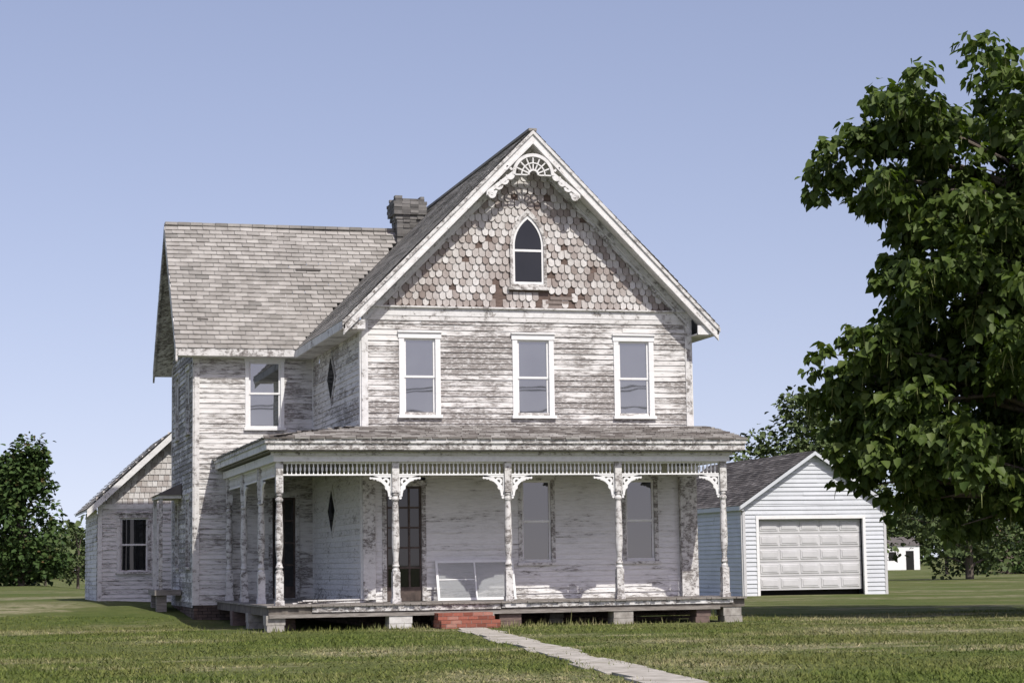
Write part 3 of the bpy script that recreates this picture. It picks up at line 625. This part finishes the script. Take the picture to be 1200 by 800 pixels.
# ------------------------------------------------------------------ trees
LS=np.array([(0,0,0),(-.46,.22,.10),(-.30,.68,.05),(0,1.05,-.12),(.30,.68,.05),(.46,.22,.10)])
def leaves(cent,rad,dens,size,droop=.55,squash=.8,jit=.15):
    Pts=[];Dr=[]
    for c_,r_c in zip(cent,rad):
        n=int(dens*r_c*r_c)+4; d=rng.normal(size=(n,3)); d/=np.linalg.norm(d,axis=1)[:,None]
        rr=r_c*(.45+.62*rng.random(n)**.6); lump=1+.22*np.sin(d[:,0]*5+c_[0]*3)*np.sin(d[:,2]*4+c_[2])+.12*np.sin(d[:,1]*9)
        p=np.array(c_)+d*(rr*lump)[:,None]*np.array([1,1,squash])+rng.normal(0,jit*r_c*.5,(n,3)); Pts.append(p);Dr.append(d)
    P_=np.concatenate(Pts);D=np.concatenate(Dr);n=len(P_)
    ax=D*np.array([1,1,.2])+rng.normal(0,.42,(n,3)); ax[:,2]-=droop; ax/=np.linalg.norm(ax,axis=1)[:,None]
    up=D*.5+np.array([0,0,.8])+rng.normal(0,.4,(n,3)); sx=np.cross(ax,up); sx/=np.linalg.norm(sx,axis=1)[:,None]+1e-9; nz=np.cross(sx,ax)
    s=size*(.55+.8*rng.random(n))
    vs=P_[:,None,:]+s[:,None,None]*(LS[None,:,0:1]*sx[:,None,:]+LS[None,:,1:2]*ax[:,None,:]+LS[None,:,2:3]*nz[:,None,:])
    b=np.arange(n)[:,None]*6; F=np.concatenate([b+np.array([0,1,2,3]),b+np.array([0,3,4,5])],1).reshape(-1,4)
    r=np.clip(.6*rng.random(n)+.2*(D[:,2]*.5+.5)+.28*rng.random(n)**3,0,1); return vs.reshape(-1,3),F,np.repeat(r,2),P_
cat=empty('catalpa_tree'); TB=V((15.3,-2.5,0)); TU=V((.964,-.266,0)); TV=V((.266,.964,0)); k=1.22
CLs=[(-4.1,8.2,.5),(-3.8,8.7,.68),(-3.1,9.4,.62),(-2.2,9.5,.5),(-1.1,9.75,.5),(-2.7,8.7,.72),(-3.2,7.9,.6),(-2.3,7.9,.7),(-1.2,7.8,.8),(-.7,8.9,.6),(-2.2,7.1,.7),(-2.8,6.8,.55),(-1.2,6.6,.9),(-3.0,6.1,.62),(-2.2,5.9,.9),(-3.2,5.3,.6),(-3.7,5.0,.5),(-4.5,5.0,.26),(-4.45,4.4,.4),(-4.1,3.9,.6),(-4.1,4.6,.4),(-3.3,4.4,.85),(-3.8,3.2,.6),(-3.2,3.0,.7),(-2.4,4.5,1.0),(-1.3,4.8,1.0),(-2.4,3.1,.9),(-1.3,3.1,1.0),(-3.9,2.6,.32),(-2.8,2.3,.42),(-1.9,2.1,.45),(-.9,2.2,.5),(-1.5,8.4,.45),(-.6,5.8,.9),(-.5,3.6,.9),(-1.7,1.8,.3),(-.6,1.8,.4),(-3.3,2.2,.3),(-2.3,1.8,.28),(-.2,9.4,.6),(.1,8.5,.8),(-.3,7.5,.8),(-3.5,3.9,.5),(-1.1,2.4,.6),(-2.3,2.5,.55)]
cen=[];rad=[];limb=[]
for u,z,r in CLs:
    zz=1.26+(z-1.26)*k; v=random.uniform(-1.3,1.6)*(1 if u>-3 else .6); p=TB+TU*(u*k)+TV*v+V((0,0,zz)); limb.append((p,r*k))
    for _ in range(9 if r>.45 else 5):
        d=V((random.gauss(0,1),random.gauss(0,1),random.gauss(0,.8))).normalized()*r*k*.7; cen.append(tuple(p+d)); rad.append(r*k*random.uniform(.30,.54))
    if r>.58 and u>-3.7:
        for sg in (-1,1):
            p2=p+TV*sg*random.uniform(.9,1.9)+TU*random.uniform(0,.5)
            for _ in range(5):
                d=V((random.gauss(0,1),random.gauss(0,1),random.gauss(0,.8))).normalized()*r*k*.6; cen.append(tuple(p2+d)); rad.append(r*k*random.uniform(.30,.52))
for _ in range(70):
    a=random.uniform(0,2*math.pi); zz=random.uniform(2.9,11.5); R=4.6*math.sqrt(max(.15,1-((zz-6.5)/6.3)**2))*random.uniform(.5,1)
    u=R*math.cos(a); v=R*math.sin(a)
    if u<-1.6: continue
    p=TB+TU*u+TV*v+V((0,0,zz)); r=random.uniform(.7,1.2); limb.append((p,r)) if random.random()<.25 else None
    cen.append(tuple(p)); rad.append(r*.7)
    for _ in range(2): cen.append(tuple(p+V((random.gauss(0,.6),random.gauss(0,.6),random.gauss(0,.5))))); rad.append(r*.5)
v_,F_,r_l,P_=leaves(cen,rad,400,.205,.95,.72)
npmesh('crown',v_,F_,[LEAF],r_l,cat)
tr=MB(); hub=[TB+V((0,0,2.2)),TB+V((-.2,.1,4.2)),TB+V((-.1,0,6.5)),TB+V((.1,.1,8.6))]
tr.tube([TB+V((0,0,-.2)),TB+V((0,0,.2)),TB+V((.05,0,1.2))]+hub+[TB+V((0,0,10.5))],[.5,.38,.33,.3,.26,.19,.12,.04],10)
for p,r in limb:
    st=min(hub,key=lambda h_:abs(h_.z-(p.z-1.2))); d=p-st; m1=st+d*.35+V((0,0,.25*random.random()+.06*d.length)); m2=st+d*.7+V((random.gauss(0,.1),random.gauss(0,.1),.06*d.length)); w_=.02+.009*d.length
    tr.tube([st,m1,m2,st+d*.93],[w_*1.5,w_,w_*.6,.008],6)
tr.make('trunk_and_limbs',[BARK],cat,True)
pd=MB(); idx=rng.choice(len(P_),2600,replace=False)
for i_ in idx:
    p=V(P_[i_]); l_=random.uniform(.25,.5); sw_=V((random.gauss(0,.03),random.gauss(0,.03),0))
    pd.tube([p,p+V((0,0,-l_*.5))+sw_,p+V((0,0,-l_))+sw_*1.6],[.009,.012,.005],3)
pd.make('seed_pods',[POD],cat)
def tree(name,base,h,wid,n,mat,leaf,dens,cone=.0,z0=.12,rr=.085):
    e=empty(name); cen=[];rad=[]; base=V(base); T=MB(); T.tube([base+V((0,0,-.3)),base+V((0,0,h*.3)),base+V((.1,0,h*.8))],[h*.03,h*.022,h*.006],7)
    for _ in range(n):
        z=random.uniform(z0,.95); prof=(math.sin(math.pi*min(1,(z*.85+.12)))**.6)*(1-cone*z); a=random.uniform(0,6.28); R=wid*prof*random.uniform(.35,1)
        p=base+V((R*math.cos(a),R*math.sin(a),z*h)); cen.append(tuple(p)); rad.append(h*rr*random.uniform(.6,1.4))
        if random.random()<.35: T.tube([base+V((0,0,z*h*.6)),(base+V((0,0,z*h*.75))+p)/2,p],[h*.01,h*.007,h*.003],5)
    v_,F_,r_l,_=leaves(cen,rad,dens,leaf,.2,.85,.3); npmesh(name.replace('.','_')+'_foliage',v_,F_,[mat],r_l,e); T.make(name.replace('.','_')+'_trunk',[BARK],e,True)
def wp(wd,px): 
    lt=(px-600)/f*wd; x=C.x+wd*math.sin(psi)+lt*math.cos(psi); y=C.y+wd*math.cos(psi)-lt*math.sin(psi); return (x,y,float(gz(x,y)))
tree('cedar_tree',(-4.6,76.7,.4),8.2,2.8,110,LEAFD,.26,150,.5,.03)
tree('cedar_tree.001',(-10.5,80,.4),8.8,3.0,90,LEAFD,.28,120,.45,.03)
tree('shrub',(-1.0,84,.4),3.4,1.7,34,LEAFB,.16,350,.2,.05)
tree('shrub.002',(-3.0,82,.4),2.8,1.7,28,LEAFD,.16,350,.2,.05)
tree('shade_tree',(36.0,60.4,0),10.2,4.2,60,LEAFB,.28,75,.1,.3,.095)
tree('shade_tree.001',(41,66,0),9.6,3.6,60,LEAFB,.28,75,.1,.2,.095)
tree('shade_tree.002',(47,62,0),8.5,3.6,70,LEAFB,.28,75,.1,.08,.095)
tree('shrub.001',(48.0,64,0),2.7,1.7,30,LEAFB,.14,350,.1,.1)
tree('shade_tree.003',(66,92,0),6.0,4.6,90,LEAFD,.26,120,.1,.0,.095)
tree('shade_tree.004',(75,88,0),7.0,4.6,80,LEAFB,.28,100,.1,.0,.095)
# distant tree line
cen=[];rad=[]
for k_ in range(600):
    wd=random.uniform(300,400); px=random.uniform(-700,1900); x,y,z=wp(wd,px); h_=random.uniform(4,8)*(1.45 if px>1000 else 1)*(1+.3*math.sin(px*.03))
    for q_ in range(3): cen.append((x+random.gauss(0,1.8),y+random.gauss(0,1.8),h_*random.uniform(.1,.9))); rad.append(random.uniform(1.5,2.8))
v_,F_,r_l,_=leaves(cen,rad,9,1.1,.2,.85,.3); npmesh('distant_tree_line',v_,F_,[LEAFB],r_l)
sh=MB(); bx,by=88.0,154.0
sh.box(bx-2.2,bx+2.2,by,by+4,0,2.6,0); sh.hexa([(bx-2.4,by-.15,2.55),(bx+2.4,by-.15,2.55),(bx+2.4,by+4.1,2.55),(bx-2.4,by+4.1,2.55),(bx-2.4,by+1.9,3.5),(bx+2.4,by+1.9,3.5),(bx+2.4,by+2.1,3.5),(bx-2.4,by+2.1,3.5)],1); sh.box(bx+.6,bx+1.5,by-.03,by+.01,0,2,2); sh.box(bx-1.4,bx-.5,by-.03,by+.01,1,1.9,2)
sh.make('white_shed',[CLEAN,GROOF,DARK])
up=MB(); x,y,z=wp(150,1102); up.tube([(x,y,0),(x,y,6.3)],[.13,.09],8); up.box(x-.7,x+.7,y-.06,y+.06,5.8,5.95); up.make('utility_pole',[BARK])
# roadside power line across the street from the house (it shows only as reflections in the upper windows)
up=MB()
for px_ in (-25,45): up.tube([(px_,-62,-.2),(px_,-62,12.2)],[.17,.11],8); up.box(px_-.06,px_+.06,-63.1,-60.9,11.3,11.45)
for (dy,z_) in ((-1,11.5),(1,11.5),(0,10.4),(0,9.6)):
    pts=[(-25+70*q_/20,-62+dy,z_-1.1*(1-((q_-10)/10)**2)) for q_ in range(21)]; up.tube(pts,[.035]*21,5,1)
up.make('utility_pole.001',[BARK,DARK])
